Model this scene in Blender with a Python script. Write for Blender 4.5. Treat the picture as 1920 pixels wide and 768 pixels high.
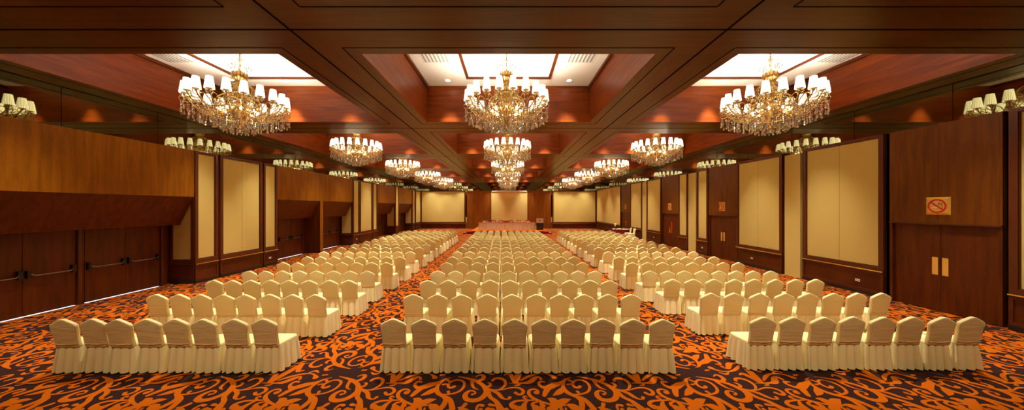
import bpy, bmesh, math, random
from mathutils import Vector, Matrix
random.seed(7)
for o in list(bpy.data.objects): bpy.data.objects.remove(o, do_unlink=True)
SC = bpy.context.scene
COL = SC.collection
# ------------------------------------------------------------------ camera
F, VX, VY, H = 587.0, 953.5, 388.0, 2.8
cam = bpy.data.cameras.new('camera'); camo = bpy.data.objects.new('camera', cam); COL.objects.link(camo)
cam.sensor_width = 36.0; cam.lens = 36.0 * F / 1920.0
cam.shift_x = (960 - VX) / 1920.0; cam.shift_y = (VY - 384) / 1920.0
cam.clip_end = 200
camo.location = (0, 0, H); camo.rotation_euler = (math.pi / 2, 0, 0)
SC.camera = camo
# ------------------------------------------------------------------ world, exposure
w = bpy.data.worlds.new('world'); SC.world = w; w.use_nodes = True
w.node_tree.nodes['Background'].inputs[0].default_value = (.02, .015, .01, 1)
w.node_tree.nodes['Background'].inputs[1].default_value = 0.2
SC.view_settings.view_transform = 'Standard'; SC.view_settings.look = 'None'
SC.view_settings.gamma = 1; SC.view_settings.use_curve_mapping = False
SC.view_settings.exposure = 0.70
SC.cycles.use_denoising = True
SC.cycles.max_bounces = 10; SC.cycles.diffuse_bounces = 5; SC.cycles.glossy_bounces = 5
SC.cycles.transparent_max_bounces = 16; SC.cycles.sample_clamp_indirect = 6.0
SC.cycles.caustics_reflective = False; SC.cycles.caustics_refractive = False
# lamp strengths
LAMP_W = 960.0          # bulb cluster of one chandelier
SHADE_E = 2.1           # lamp shade glow
DOWN_E = 14.0           # recessed downlight lens
WARM = (1.0, .84, .54)
UPW = (1.0, .92, .78)
REAR_FILL_W = 380.0; SPOT_W = 1250.0  # fill lamps added above the camera; downlights of the other coffers

# ------------------------------------------------------------------ materials
def mat(name, col, rough=.6, metal=0., spec=.5):
    m = bpy.data.materials.new(name); m.use_nodes = True
    b = m.node_tree.nodes['Principled BSDF']
    b.inputs['Base Color'].default_value = (*col, 1); b.inputs['Roughness'].default_value = rough
    b.inputs['Metallic'].default_value = metal; b.inputs['Specular IOR Level'].default_value = spec
    return m
def nd(m, t, **k):
    n = m.node_tree.nodes.new(t)
    for a, v in k.items(): setattr(n, a, v)
    return n
def wood(name, c1, c2, scale, rough=.3, spec=.5):
    """grain: scale is how fast the figure changes along x, y, z"""
    m = mat(name, c1, rough, spec=spec); L = m.node_tree.links; b = m.node_tree.nodes['Principled BSDF']
    g = nd(m, 'ShaderNodeNewGeometry'); mp = nd(m, 'ShaderNodeMapping'); mp.inputs['Scale'].default_value = scale
    L.new(g.outputs['Position'], mp.inputs['Vector'])
    n = nd(m, 'ShaderNodeTexNoise'); n.inputs['Scale'].default_value = 1.6; n.inputs['Detail'].default_value = 6; n.inputs['Distortion'].default_value = .4
    L.new(mp.outputs[0], n.inputs['Vector'])
    n2 = nd(m, 'ShaderNodeTexNoise'); n2.inputs['Scale'].default_value = 14; n2.inputs['Detail'].default_value = 3
    L.new(mp.outputs[0], n2.inputs['Vector'])
    mx = nd(m, 'ShaderNodeMath', operation='MULTIPLY_ADD'); mx.inputs[1].default_value = .35
    L.new(n2.outputs['Fac'], mx.inputs[0]); 
    sub = nd(m, 'ShaderNodeMath', operation='SUBTRACT'); sub.inputs[1].default_value = .17
    L.new(n.outputs['Fac'], sub.inputs[0]); L.new(sub.outputs[0], mx.inputs[2])
    r = nd(m, 'ShaderNodeValToRGB'); r.color_ramp.elements[0].position = .33; r.color_ramp.elements[1].position = .68
    r.color_ramp.elements[0].color = (*c1, 1); r.color_ramp.elements[1].color = (*c2, 1)
    L.new(mx.outputs[0], r.inputs[0]); L.new(r.outputs[0], b.inputs['Base Color'])
    return m
def fabric(name, col, bump=.0, bscale=(1, 1, 1), nscale=5, rough=.85, sheen=0, weave=0):
    m = mat(name, col, rough, spec=.2); L = m.node_tree.links; b = m.node_tree.nodes['Principled BSDF']
    if bump:
        tc = nd(m, 'ShaderNodeTexCoord'); mp = nd(m, 'ShaderNodeMapping'); mp.inputs['Scale'].default_value = bscale
        oi = nd(m, 'ShaderNodeObjectInfo'); ad = nd(m, 'ShaderNodeVectorMath', operation='ADD')
        ml = nd(m, 'ShaderNodeMath', operation='MULTIPLY'); ml.inputs[1].default_value = 37
        L.new(oi.outputs['Random'], ml.inputs[0]); L.new(tc.outputs['Object'], ad.inputs[0]); L.new(ml.outputs[0], ad.inputs[1])
        L.new(ad.outputs[0], mp.inputs['Vector'])
        n = nd(m, 'ShaderNodeTexNoise'); n.inputs['Scale'].default_value = nscale; n.inputs['Detail'].default_value = 2; n.inputs['Distortion'].default_value = .6
        L.new(mp.outputs[0], n.inputs['Vector'])
        bp = nd(m, 'ShaderNodeBump'); bp.inputs['Strength'].default_value = bump; bp.inputs['Distance'].default_value = .02
        L.new(n.outputs['Fac'], bp.inputs['Height']); L.new(bp.outputs[0], b.inputs['Normal'])
    return m
def emit(name, col, s):
    m = bpy.data.materials.new(name); m.use_nodes = True; nt = m.node_tree; nt.nodes.clear()
    e = nt.nodes.new('ShaderNodeEmission'); o = nt.nodes.new('ShaderNodeOutputMaterial')
    e.inputs[0].default_value = (*col, 1); e.inputs[1].default_value = s; nt.links.new(e.outputs[0], o.inputs[0]); return m

M = {}
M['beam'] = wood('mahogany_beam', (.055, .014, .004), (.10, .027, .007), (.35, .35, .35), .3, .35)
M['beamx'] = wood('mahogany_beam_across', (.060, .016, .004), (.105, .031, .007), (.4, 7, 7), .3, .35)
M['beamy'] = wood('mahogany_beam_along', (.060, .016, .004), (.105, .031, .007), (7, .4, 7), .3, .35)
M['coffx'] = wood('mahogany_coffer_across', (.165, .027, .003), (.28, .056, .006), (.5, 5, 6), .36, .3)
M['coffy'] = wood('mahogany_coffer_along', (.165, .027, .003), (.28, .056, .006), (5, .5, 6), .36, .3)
M['wallw'] = wood('teak_wall_panel', (.19, .058, .0012), (.30, .100, .003), (5, 5, .5), .45, .12)
M['wallr'] = wood('red_brown_wall_panel', (.105, .026, .0015), (.175, .050, .003), (5, 5, .5), .42, .2)
M['wallb'] = wood('back_wall_panel', (.17, .044, .002), (.27, .075, .004), (5, 5, .5), .42, .2)
M['ventslot'] = mat('vent_slot', (.30, .28, .24), .7)
M['signgold'] = mat('sign_gold', (.85, .50, .08), .38, .35)
M['doorw'] = wood('red_brown_door_veneer', (.072, .012, .0012), (.125, .025, .002), (5, 5, .5), .42, .2)
M['frame'] = mat('dark_mahogany_moulding', (.10, .020, .003), .38, spec=.3)
M['wains'] = wood('dark_wainscot', (.070, .012, .0015), (.12, .024, .003), (1, 1, .6), .38, .25)
M['dark'] = mat('shadow_gap_black', (.006, .003, .002), .9, spec=.05)
M['base'] = mat('black_baseboard', (.018, .009, .007), .4)
M['cream'] = fabric('cream_wall_fabric', (.69, .53, .155))
M['brass'] = mat('polished_brass', (.85, .58, .22), .22, 1.0)
M['gold'] = mat('chandelier_gold', (.80, .56, .20), .25, 1.0)
M['mirror'] = mat('bronze_mirror', (.27, .25, .14), .02, 1.0)
M['white'] = mat('ceiling_plaster', (.86, .82, .72), .7)
M['vent'] = mat('white_vent', (.72, .70, .62), .5)
M['outlet'] = mat('white_outlet_plastic', (.92, .88, .80), .4)
M['chair'] = fabric('cream_chair_cover', (.90, .765, .38), .28, (.7, 1, 3.2), 4.5)
M['skirt'] = fabric('cream_chair_skirt', (.93, .81, .44), .12, (2, 2, .5), 5)
M['chrome'] = mat('dull_chair_leg_metal', (.45, .33, .22), .35, .8)
M['steel'] = mat('dark_bar_metal', (.03, .022, .018), .4, .6)
M['stainless'] = mat('brushed_bar', (.42, .33, .25), .3, .9)
M['orange'] = mat('carpet_orange', (.50, .107, .0012), .95, spec=.1)
M['brown'] = mat('carpet_dark_brown', (.030, .010, .008), .95, spec=.1)
M['red'] = mat('maroon_cloth', (.36, .012, .012), .8)
M['redp'] = mat('sign_red', (.55, .01, .01), .5)
M['tcloth'] = fabric('white_table_skirt', (.95, .93, .86))
M['podium'] = mat('black_podium', (.03, .028, .022), .5)
M['pboard'] = mat('white_podium_board', (.85, .80, .66), .6)
M['screen'] = mat('projection_screen', (.72, .56, .17), .8)
M['bulb'] = emit('bulb_glow', (1, .86, .62), 60)
M['down'] = emit('downlight_lens', (1, .88, .68), DOWN_E)
M['gap'] = emit('light_under_door', (.80, .84, 1.0), 1.3)
M['flower'] = mat('red_flowers', (.6, .06, .01), .7)
M['green'] = mat('leaf_green', (.05, .12, .02), .7)
M['chairwood'] = mat('brown_chair_wood', (.20, .07, .02), .4)
M['paper'] = mat('paper', (.85, .78, .6), .7)
# crystal: mix of clear pass-through and bright facets
def crystal():
    m = bpy.data.materials.new('cut_crystal'); m.use_nodes = True; nt = m.node_tree; nt.nodes.clear(); L = nt.links
    o = nt.nodes.new('ShaderNodeOutputMaterial'); t = nt.nodes.new('ShaderNodeBsdfTransparent'); t.inputs[0].default_value = (.95, .92, .86, 1)
    g = nt.nodes.new('ShaderNodeBsdfGlossy'); g.inputs[0].default_value = (1, .95, .86, 1); g.inputs[1].default_value = .06
    d = nt.nodes.new('ShaderNodeBsdfTranslucent'); d.inputs[0].default_value = (.80, .74, .60, 1)
    a = nt.nodes.new('ShaderNodeMixShader'); a.inputs[0].default_value = .5
    b = nt.nodes.new('ShaderNodeMixShader'); b.inputs[0].default_value = .58
    L.new(g.outputs[0], a.inputs[1]); L.new(d.outputs[0], a.inputs[2])
    L.new(t.outputs[0], b.inputs[1]); L.new(a.outputs[0], b.inputs[2]); L.new(b.outputs[0], o.inputs[0]); return m
M['crystal'] = crystal()
def shade_mat():
    m = emit('pleated_lit_shade', (1, .87, .60), SHADE_E); nt = m.node_tree; L = nt.links
    tc = nt.nodes.new('ShaderNodeTexCoord'); sp = nt.nodes.new('ShaderNodeSeparateXYZ'); L.new(tc.outputs['Object'], sp.inputs[0])
    at = nt.nodes.new('ShaderNodeMath'); at.operation = 'ARCTAN2'; L.new(sp.outputs[0], at.inputs[0]); L.new(sp.outputs[1], at.inputs[1])
    mu = nt.nodes.new('ShaderNodeMath'); mu.operation = 'MULTIPLY'; mu.inputs[1].default_value = 22; L.new(at.outputs[0], mu.inputs[0])
    si = nt.nodes.new('ShaderNodeMath'); si.operation = 'SINE'; L.new(mu.outputs[0], si.inputs[0])
    r = nt.nodes.new('ShaderNodeMapRange'); r.inputs[1].default_value = -1; r.inputs[2].default_value = 1; r.inputs[3].default_value = SHADE_E * .3; r.inputs[4].default_value = SHADE_E * 1.2
    L.new(si.outputs[0], r.inputs[0]); L.new(r.outputs[0], nt.nodes['Emission'].inputs[1]); return m
M['shade'] = shade_mat()

# ------------------------------------------------------------------ mesh builder
class MB:
    def __init__(s): s.v = []; s.f = []; s.m = []; s.sm = []; s.mats = []
    def mi(s, k):
        if k not in s.mats: s.mats.append(k)
        return s.mats.index(k)
    def add(s, vs, fs, k, smooth=False):
        n = len(s.v); s.v += [tuple(v) for v in vs]; i = s.mi(k)
        for f in fs: s.f.append(tuple(n + a for a in f)); s.m.append(i); s.sm.append(smooth)
    def box(s, x0, x1, y0, y1, z0, z1, k):
        if x0 > x1: x0, x1 = x1, x0
        if y0 > y1: y0, y1 = y1, y0
        if z0 > z1: z0, z1 = z1, z0
        vs = [(x, y, z) for z in (z0, z1) for y in (y0, y1) for x in (x0, x1)]
        s.add(vs, [(0, 2, 3, 1), (4, 5, 7, 6), (0, 1, 5, 4), (2, 6, 7, 3), (0, 4, 6, 2), (1, 3, 7, 5)], k); return s
    def lathe(s, prof, n, k, c=(0, 0, 0), smooth=True, cap=True):
        vs = []; fs = []
        for r, z in prof:
            for i in range(n):
                a = 2 * math.pi * i / n; vs.append((c[0] + r * math.cos(a), c[1] + r * math.sin(a), c[2] + z))
        for j in range(len(prof) - 1):
            for i in range(n):
                a, b = j * n + i, j * n + (i + 1) % n; fs.append((a, b, b + n, a + n))
        if cap:
            if prof[0][0] > 1e-4: fs.append(tuple(range(n))[::-1])
            if prof[-1][0] > 1e-4: fs.append(tuple((len(prof) - 1) * n + i for i in range(n)))
        s.add(vs, fs, k, smooth); return s
    def tube(s, pts, r, k, n=6, smooth=True):
        pts = [Vector(p) for p in pts]; vs = []; fs = []; rr = r if isinstance(r, (list, tuple)) else [r] * len(pts)
        up = Vector((0, 0, 1))
        for i, p in enumerate(pts):
            d = (pts[min(i + 1, len(pts) - 1)] - pts[max(i - 1, 0)]).normalized()
            a = d.cross(up if abs(d.z) < .95 else Vector((1, 0, 0))).normalized(); b = d.cross(a)
            for j in range(n):
                t = 2 * math.pi * j / n; vs.append(p + (a * math.cos(t) + b * math.sin(t)) * rr[i])
        for i in range(len(pts) - 1):
            for j in range(n):
                a, b = i * n + j, i * n + (j + 1) % n; fs.append((a, b, b + n, a + n))
        fs.append(tuple(range(n))); fs.append(tuple((len(pts) - 1) * n + j for j in range(n)))
        s.add(vs, fs, k, smooth); return s
    def mesh(s, name):
        me = bpy.data.meshes.new(name); me.from_pydata(s.v, [], s.f)
        for k in s.mats: me.materials.append(M[k])
        me.polygons.foreach_set('material_index', s.m); me.polygons.foreach_set('use_smooth', s.sm); me.update(); return me
    def obj(s, name, parent=None, loc=None):
        o = bpy.data.objects.new(name, s.mesh(name)); COL.objects.link(o)
        if loc: o.location = loc
        if parent: o.parent = parent
        return o
def fixn(o):
    bm = bmesh.new(); bm.from_mesh(o.data); bmesh.ops.recalc_face_normals(bm, faces=bm.faces); bm.to_mesh(o.data); bm.free(); return o
def tag(o, label, cat, group=None):
    o['label'] = label; o['category'] = cat
    if group: o['group'] = group
    return o
def thing(name, label, cat, loc=(0, 0, 0), rz=0, group=None):
    o = bpy.data.objects.new(name, None); COL.objects.link(o); o.location = loc; o.rotation_euler = (0, 0, rz); o.empty_display_size = .1
    return tag(o, label, cat, group)
def struct(o): o['kind'] = 'structure'; return o
def place(name, me, parent, loc=(0, 0, 0), rz=0):
    o = bpy.data.objects.new(name, me); COL.objects.link(o); o.parent = parent; o.location = loc; o.rotation_euler = (0, 0, rz); return o
def bez(pts, n=6):
    """Catmull-Rom through points (tuples of any length)"""
    out = []; P = [pts[0]] + list(pts) + [pts[-1]]
    for i in range(1, len(P) - 2):
        for j in range(n):
            t = j / n; a, b, c, d = P[i - 1], P[i], P[i + 1], P[i + 2]
            out.append(tuple(.5 * (2 * q + (r - p) * t + (2 * p - 5 * q + 4 * r - s_) * t * t + (3 * q - p - 3 * r + s_) * t ** 3) for p, q, r, s_ in zip(a, b, c, d)))
    out.append(tuple(pts[-1])); return out
ORD = ['zeroth', 'first', 'second', 'third', 'fourth', 'fifth', 'sixth', 'seventh', 'eighth', 'ninth', 'tenth', 'eleventh', 'twelfth']

# ------------------------------------------------------------------ dimensions
YR, YB = -1.42, 41.0            # rear and back wall
XW = 11.5                       # face of the side wall panelling
XML, XMR = 12.0, 11.62          # mirrors behind the left / right panelling
ZC, ZT = 6.03, 7.4              # underside of the beams, coffer ceiling
def Yp(px): return F * XW / abs(px - VX)
K0, PIT = 5.7, 7.12
CX = [(-11.1, -4.85), (-3.12, 3.12), (4.85, 10.75)]
CY = [(K0 + PIT * k + .9, K0 + PIT * (k + 1) - .9) for k in range(-1, 5)]

# ------------------------------------------------------------------ floor with scroll carpet
def uv2(u, v):
    y = 690 + v / 7.385; Y = F * H / (y - VY); x = 860 + u / 7.385
    return (x - VX) / F * Y, Y
STROKES = [
 [(190,362,34),(232,345,20),(210,318,22),(160,312,30),(110,340,45),(88,385,56),(115,432,60),(195,448,62),(285,430,62),(350,385,60),(388,320,64),(360,260,60)],
 [(400,320,60),(335,235,50),(265,192,50),(200,165,52),(120,140,32),(0,115,14)],
 [(245,112,14),(300,92,30),(342,105,45),(338,145,50),(290,172,45),(215,185,30)],
 [(185,180,40),(190,230,36),(212,272,28),(275,297,6)],
 [(345,255,30),(400,258,36),(438,238,34),(432,208,30),(400,203,12)],
 [(400,290,50),(480,300,18),(560,295,20),(620,260,28),(648,215,35),(630,165,38),(570,140,38),(500,145,34),(470,172,36)],
 [(430,305,24),(560,305,16),(700,275,22),(800,268,28),(870,290,34),(895,325,38),(870,360,38),(820,362,34),(785,338,38)],
 [(440,300,30),(540,342,44),(590,398,42),(640,425,22),(690,425,22),(708,402,40)],
 [(400,325,64),(440,400,46),(510,450,50),(550,510,62),(590,590,86)],
 [(550,500,20),(500,515,26),(436,503,46)],
 [(332,515,40),(280,508,30),(250,545,26),(240,600,20)],
 [(0,545,26),(40,540,32),(72,520,38),(95,492,44)],
 [(636,92,18),(700,75,50),(740,120,54),(775,188,50)],
 [(832,55,76),(812,130,72),(800,190,40)],
 [(1140,152,36),(1110,120,24),(1060,132,56),(985,190,66),(900,203,36),(695,205,10)],
 [(862,168,22),(950,120,42),(1060,82,34),(1180,72,24),(1270,95,30),(1325,128,66)],
 [(778,236,14),(830,230,32),(852,206,18)],
 [(1185,190,24),(1130,185,36),(1110,215,36),(1150,255,42),(1230,268,80),(1330,228,84),(1430,195,50),(1480,150,24),(1548,130,8)],
 [(1250,265,60),(1210,320,62),(1185,378,44)],
 [(1450,280,60),(1390,332,76),(1308,376,12)],
 [(1870,560,60),(1740,430,52),(1600,380,46),(1500,330,54),(1448,260,42),(1460,190,26),(1512,138,10)],
 [(1560,365,30),(1680,360,25),(1780,330,30),(1815,270,32),(1780,200,30),(1700,165,28),(1620,168,28),(1577,212,30),(1600,255,34),(1650,270,36),(1680,252,42)],
 [(1528,165,36),(1582,192,22)], [(1505,225,30),(1572,215,20)], [(1645,322,38),(1675,352,25)],
 [(1600,375,40),(1680,430,46),(1710,500,58),(1700,600,50)],
 [(1080,335,66),(1100,312,24),(1050,290,26),(990,300,32),(970,340,38),(1000,392,40),(1080,437,38),(1180,475,32),(1290,505,30)],
 [(948,402,12),(915,386,26),(902,412,26),(965,440,18)],
 [(1060,440,18),(900,445,28),(780,460,36),(728,500,46),(765,535,76)],
 [(955,450,18),(910,500,46),(890,595,84)],
 [(1120,460,18),(1040,478,30),(1025,510,40),(1068,535,62)],
 [(1138,478,30),(1166,520,58)],
 [(1236,420,14),(1300,440,86),(1366,515,86)],
 [(1375,505,60),(1450,455,88),(1545,430,16)],
 [(1360,515,50),(1480,512,26)], [(1390,500,60),(1275,565,84)], [(1405,520,26),(1432,585,40)],
 [(1528,510,46),(1580,530,92),(1650,565,80)],
 [(400,60,18),(460,82,38),(525,60,18)], [(1385,95,28),(1432,90,26)],
 [(410,560,44),(380,600,50)], [(660,565,40),(680,600,50)],
]
def carpet():
    mb = MB(); k = 2.4 / 7.385 / F  # stroke width in metres per unit, averaged over the depth
    mb.add([(-14, -3, 0), (14, -3, 0), (14, 42, 0), (-14, 42, 0)], [(0, 1, 2, 3)], 'brown')
    TX, TY = 1.963, 1.955; y0 = 4.325
    tile = []
    for st in STROKES:
        P = []
        for u, v, wd in st:
            X, Y = uv2(u, v); P.append((X, Y, wd * 1.3 / 7.385 / F * 4.75))
        P = bez(P, 4); L_, R_ = [], []
        for i, (x, y, wd) in enumerate(P):
            a = P[max(i - 1, 0)]; b = P[min(i + 1, len(P) - 1)]
            dx, dy = b[0] - a[0], b[1] - a[1]; l = math.hypot(dx, dy) or 1; nx, ny = -dy / l * wd / 2, dx / l * wd / 2
            L_.append((x + nx, y + ny)); R_.append((x - nx, y - ny))
        d = (P[-1][0] - P[-2][0], P[-1][1] - P[-2][1]); l = math.hypot(*d) or 1; wd = P[-1][2]
        e = math.atan2(L_[-1][1] - P[-1][1], L_[-1][0] - P[-1][0]); e_pts = [(P[-1][0] + math.cos(e - t) * wd / 2, P[-1][1] + math.sin(e - t) * wd / 2) for t in (.6, 1.2, 1.95, 2.55)]
        d0 = math.atan2(R_[0][1] - P[0][1], R_[0][0] - P[0][0]); wd = P[0][2]
        s_pts = [(P[0][0] + math.cos(d0 - t) * wd / 2, P[0][1] + math.sin(d0 - t) * wd / 2) for t in (.6, 1.2, 1.95, 2.55)]
        tile.append((L_, R_, e_pts, s_pts))
    zz_ = [0]
    def emit_tile(fn):
        for L_, R_, e_, s_ in tile:
            n = len(L_); zz_[0] = (zz_[0] + 1) % 40; z = .001 + zz_[0] * .00006; vs = [(*fn(*p), z) for p in L_ + R_ + e_ + s_]
            if min(v[0] for v in vs) < -13 or max(v[0] for v in vs) > 13: continue
            fs = [(i, i + 1, n + i + 1, n + i) for i in range(n - 1)]
            b = 2 * n; fs.append((n - 1, b, b + 1, b + 2, b + 3, 2 * n - 1)); fs.append((n, b + 4, b + 5, b + 6, b + 7, 0))
            mb.add(vs, fs, 'orange')
    for j in range(-1, 19):
        for i in range(-8, 8):
            Ya = y0 + j * TY; vis = max(0.0, Ya + TY) * 1.72 + 2
            X = i * TX
            if abs(X) > vis + 1: continue
            emit_tile(lambda x, y: (x + i * TX, y + j * TY))
            emit_tile(lambda x, y: (-x + i * TX + .35, 2 * (y0 + TY / 2) - y + j * TY))
    o = mb.obj('floor'); struct(o)
    # triangulation flips are harmless: faces are flat
    return o
carpet()

# ------------------------------------------------------------------ ceiling
def ceiling():
    mb = MB(); xl, xr = -13.0, 12.2
    ycuts = [(K0 + PIT * k - .9, K0 + PIT * k + .9) for k in range(-1, 6)]
    xb = [(xl, CX[0][0]), (CX[0][1], CX[1][0]), (CX[1][1], CX[2][0]), (CX[2][1], xr)]
    for a, b in ycuts:      # beams across the room
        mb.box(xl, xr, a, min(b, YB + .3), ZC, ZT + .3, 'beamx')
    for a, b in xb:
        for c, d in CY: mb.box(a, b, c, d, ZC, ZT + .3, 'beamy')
    o = struct(mb.obj('ceiling'))
    # coffer linings
    lb = MB(); t = .02
    for a, b in CX:
        for c, d in CY:
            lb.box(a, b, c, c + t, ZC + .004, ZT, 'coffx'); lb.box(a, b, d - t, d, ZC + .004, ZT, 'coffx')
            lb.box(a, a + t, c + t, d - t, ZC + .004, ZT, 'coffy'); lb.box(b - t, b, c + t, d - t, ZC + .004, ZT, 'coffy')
    lb.obj('coffer_lining', o)
    wb = MB()
    for a, b in CX:
        for c, d in CY: wb.box(a, b, c, d, ZT, ZT + .05, 'white')
    wb.obj('coffer_ceiling', o)
    fb = MB()
    for a, b in CX:
        for c, d in CY:
            mx, my = (a + b) / 2, (c + d) / 2; hx = 1.5 if a < 0 < b else 1.62; hy = 1.9; q = .09
            for (x0, x1, y0, y1) in ((mx - hx, mx + hx, my + hy - q, my + hy), (mx - hx, mx + hx, my - hy, my - hy + q), (mx - hx, mx - hx + q, my - hy + q, my + hy - q), (mx + hx - q, mx + hx, my - hy + q, my + hy - q)):
                fb.box(x0, x1, y0, y1, ZT - .05, ZT, 'frame')
            for (x0, x1, y0, y1) in ((a, a + .1, c, d), (b - .1, b, c, d)): fb.box(x0 + .02 if x0 == a else x0, x1 if x0 == a else x1 - .02, y0 + .02, y1 - .02, ZT - .09, ZT, 'frame')
    fb.obj('coffer_trim', o)
    # grooves in the beams
    g = MB(); zz = ZC - .003; e = .022
    for k in range(0, 6):
        yc = K0 + PIT * k
        g.box(xl, xr, yc - e, yc + e, zz, ZC + .002, 'dark')
    h_ = e * .6
    for a, b in CX:
        for c, d in CY:
            A, B_, C_, D_ = a - .25, b + .25, c - .25, min(d + .25, YB - .05)
            g.box(A, B_, C_ - h_, C_ + h_, zz, ZC + .002, 'dark'); g.box(A, B_, D_ - h_, D_ + h_, zz, ZC + .002, 'dark')
            g.box(A - h_, A + h_, C_, D_, zz, ZC + .002, 'dark'); g.box(B_ - h_, B_ + h_, C_, D_, zz, ZC + .002, 'dark')
    for xc in (-3.985, 3.985):
        for c, d in CY:
            g.box(xc - e, xc + e, c - .9, d + .9, zz - .001, ZC + .002, 'dark')
    for s, xm, xe in ((-1, XML, 11.1), (1, XMR, 10.75)):
        g.box(s * (xm - .03), s * xm, YR, YB, zz - .002, ZC + .002, 'dark')
    g.obj('beam_groove', o)
    # vents
    for a, b in CX:
        for ci, (c, d) in enumerate(CY):
            if ci == 0: continue
            mx, my = (a + b) / 2, (c + d) / 2
            for s in (-1, 1):
                x = mx + s * (2.25 if a < 0 < b else 2.35); vb = MB(); vb.box(x - .45, x + .45, my + .0, my + .7, ZT - .012, ZT, 'vent')
                for q in range(7): vb.box(x - .38 + q * .115, x - .33 + q * .115, my + .06, my + .64, ZT - .022, ZT - .012, 'ventslot')
                r = vb.obj('ceiling_vent')
                side = 'centre' if a < 0 < b else ('left' if a < 0 else 'right')
                tag(r, f'white slotted air vent, {"left" if s < 0 else "right"} half of the {ORD[ci]} {side} ceiling coffer', 'vent', 'ceiling air vents')
ceiling()

dl_me = None
def downlights():
    lens = MB().lathe([(.085, 0)], 20, 'down').mesh('lens')
    lens = MB(); lens.lathe([(.0001, 0), (.085, 0)], 20, 'down', cap=False); lens = lens.mesh('lens')
    rim = MB(); rim.lathe([(.085, 0), (.088, -.012), (.115, -.010), (.118, .0)], 24, 'vent', cap=False); rim = rim.mesh('rim')
    for (a, b) in CX:
        for ci, (c, d) in enumerate(CY):
            mx, my = (a + b) / 2, (c + d) / 2; side = 'centre' if a < 0 < b else ('left' if a < 0 else 'right')
            if ci == 0:      # coffers above the camera: unseen lamps added to fill the nearest chair backs
                for dx in (-2.3, 2.3):
                    t = thing('recessed_downlight', f'added fill downlight, {"left" if dx < 0 else "right"} lamp of the {side} ceiling coffer nearest the rear wall', 'ceiling light', (mx + dx, my, ZT), group='recessed downlights')
                    place('lens', lens, t, (0, 0, -.006)); place('rim', rim, t, (0, 0, -.001))
                    l = bpy.data.lights.new('downlight_lamp', 'SPOT'); l.energy = REAR_FILL_W; l.color = WARM; l.spot_size = math.radians(150); l.spot_blend = 1; l.shadow_soft_size = .08
                    lo = bpy.data.objects.new('downlight_lamp', l); COL.objects.link(lo); lo.parent = t; lo.location = (0, 0, -.03)
                continue
            q_ = 2.2 if side == 'centre' else 2.0
            spots = [(-q_, 2.1, 'far left'), (q_, 2.1, 'far right'), (-q_, -2.1, 'near left'), (q_, -2.1, 'near right')]
            if side != 'centre': spots.append((-.2, 2.2, 'far middle'))
            for dx, dy, nm in spots:
                t = thing('recessed_downlight', f'added fill downlight, {nm} spot of the {ORD[ci]} {side} ceiling coffer', 'ceiling light', (mx + dx, my + dy, ZT), group='recessed downlights')
                place('lens', lens, t, (0, 0, -.006)); place('rim', rim, t, (0, 0, -.001))
                l = bpy.data.lights.new('downlight_lamp', 'SPOT'); l.energy = SPOT_W; l.color = UPW; l.spot_size = math.radians(60); l.spot_blend = 1; l.shadow_soft_size = .08
                lo = bpy.data.objects.new('downlight_lamp', l); COL.objects.link(lo); lo.parent = t; lo.location = (0, 0, -.03)
downlights()

# ------------------------------------------------------------------ side walls
def Bx(mb, s, d0, d1, y0, y1, z0, z1, k):    # d: distance into the room from the panelling face
    mb.box(s * (XW - d0), s * (XW - d1), y0, y1, z0, z1, k)
def panel(par, s, ya, yb, zr, zc0, zc1, zt, seam=False, near=None):
    """upholstered panel with frame, rail and wainscot between ya and yb"""
    if ya > yb: ya, yb = yb, ya
    wdt = yb - ya; fw = min(.13, wdt * .12)
    m = MB(); Bx(m, s, -.06, .0, ya + fw, yb - fw, zc0, zc1, 'cream')
    if seam: Bx(m, s, -.001, .0015, (ya + yb) / 2 - .004, (ya + yb) / 2 + .004, zc0, zc1, 'wallw')
    m.obj('upholstered_panel', par)
    m = MB()
    for (a, b, c, d) in ((ya, ya + fw, zr, zt), (yb - fw, yb, zr, zt), (ya + fw, yb - fw, zc1, zt), (ya + fw, yb - fw, zr + .03, zc0)):
        Bx(m, s, -.06, .05, a, b, c, d, 'frame')
    # inner bead
    i = .02
    for (a, b, c, d) in ((ya + fw, ya + fw + i, zc0, zc1), (yb - fw - i, yb - fw, zc0, zc1), (ya + fw + i, yb - fw - i, zc1 - i, zc1), (ya + fw + i, yb - fw - i, zc0, zc0 + i)):
        Bx(m, s, -.01, .022, a, b, c, d, 'frame')
    m.obj('panel_frame', par)
    m = MB(); Bx(m, s, -.06, .03, ya, yb, .12, zr - .02, 'wains')
    q = .07
    for (a, b, c, d) in ((ya, ya + q, .12, zr - .02), (yb - q, yb, .12, zr - .02), (ya + q, yb - q, zr - .02 - q, zr - .02), (ya + q, yb - q, .12, .12 + q)):
        Bx(m, s, .02, .055, a, b, c, d, 'frame')
    m.obj('wainscot', par)
    m = MB(); Bx(m, s, .0, .075, ya, yb, zr - .02, zr + .005, 'frame'); m.obj('chair_rail', par)
    m = MB(); Bx(m, s, .06, .085, ya, yb, zr - .004, zr + .026, 'brass'); m.obj('brass_rail_edge', par)
    m = MB(); Bx(m, s, -.06, .07, ya, yb, 0.002, .12, 'base'); m.obj('baseboard', par)
def outlet(s, px, z, where):
    y = Yp(px); m = MB(); Bx(m, s, .03, .042, y - .07, y + .07, z - .04, z + .04, 'outlet')
    for q in (-.035, .035): Bx(m, s, .042, .044, y + q - .012, y + q + .012, z - .012, z + .012, 'dark')
    tag(m.obj('wall_outlet'), where, 'outlet', 'wall outlets on the wainscot')

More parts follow.
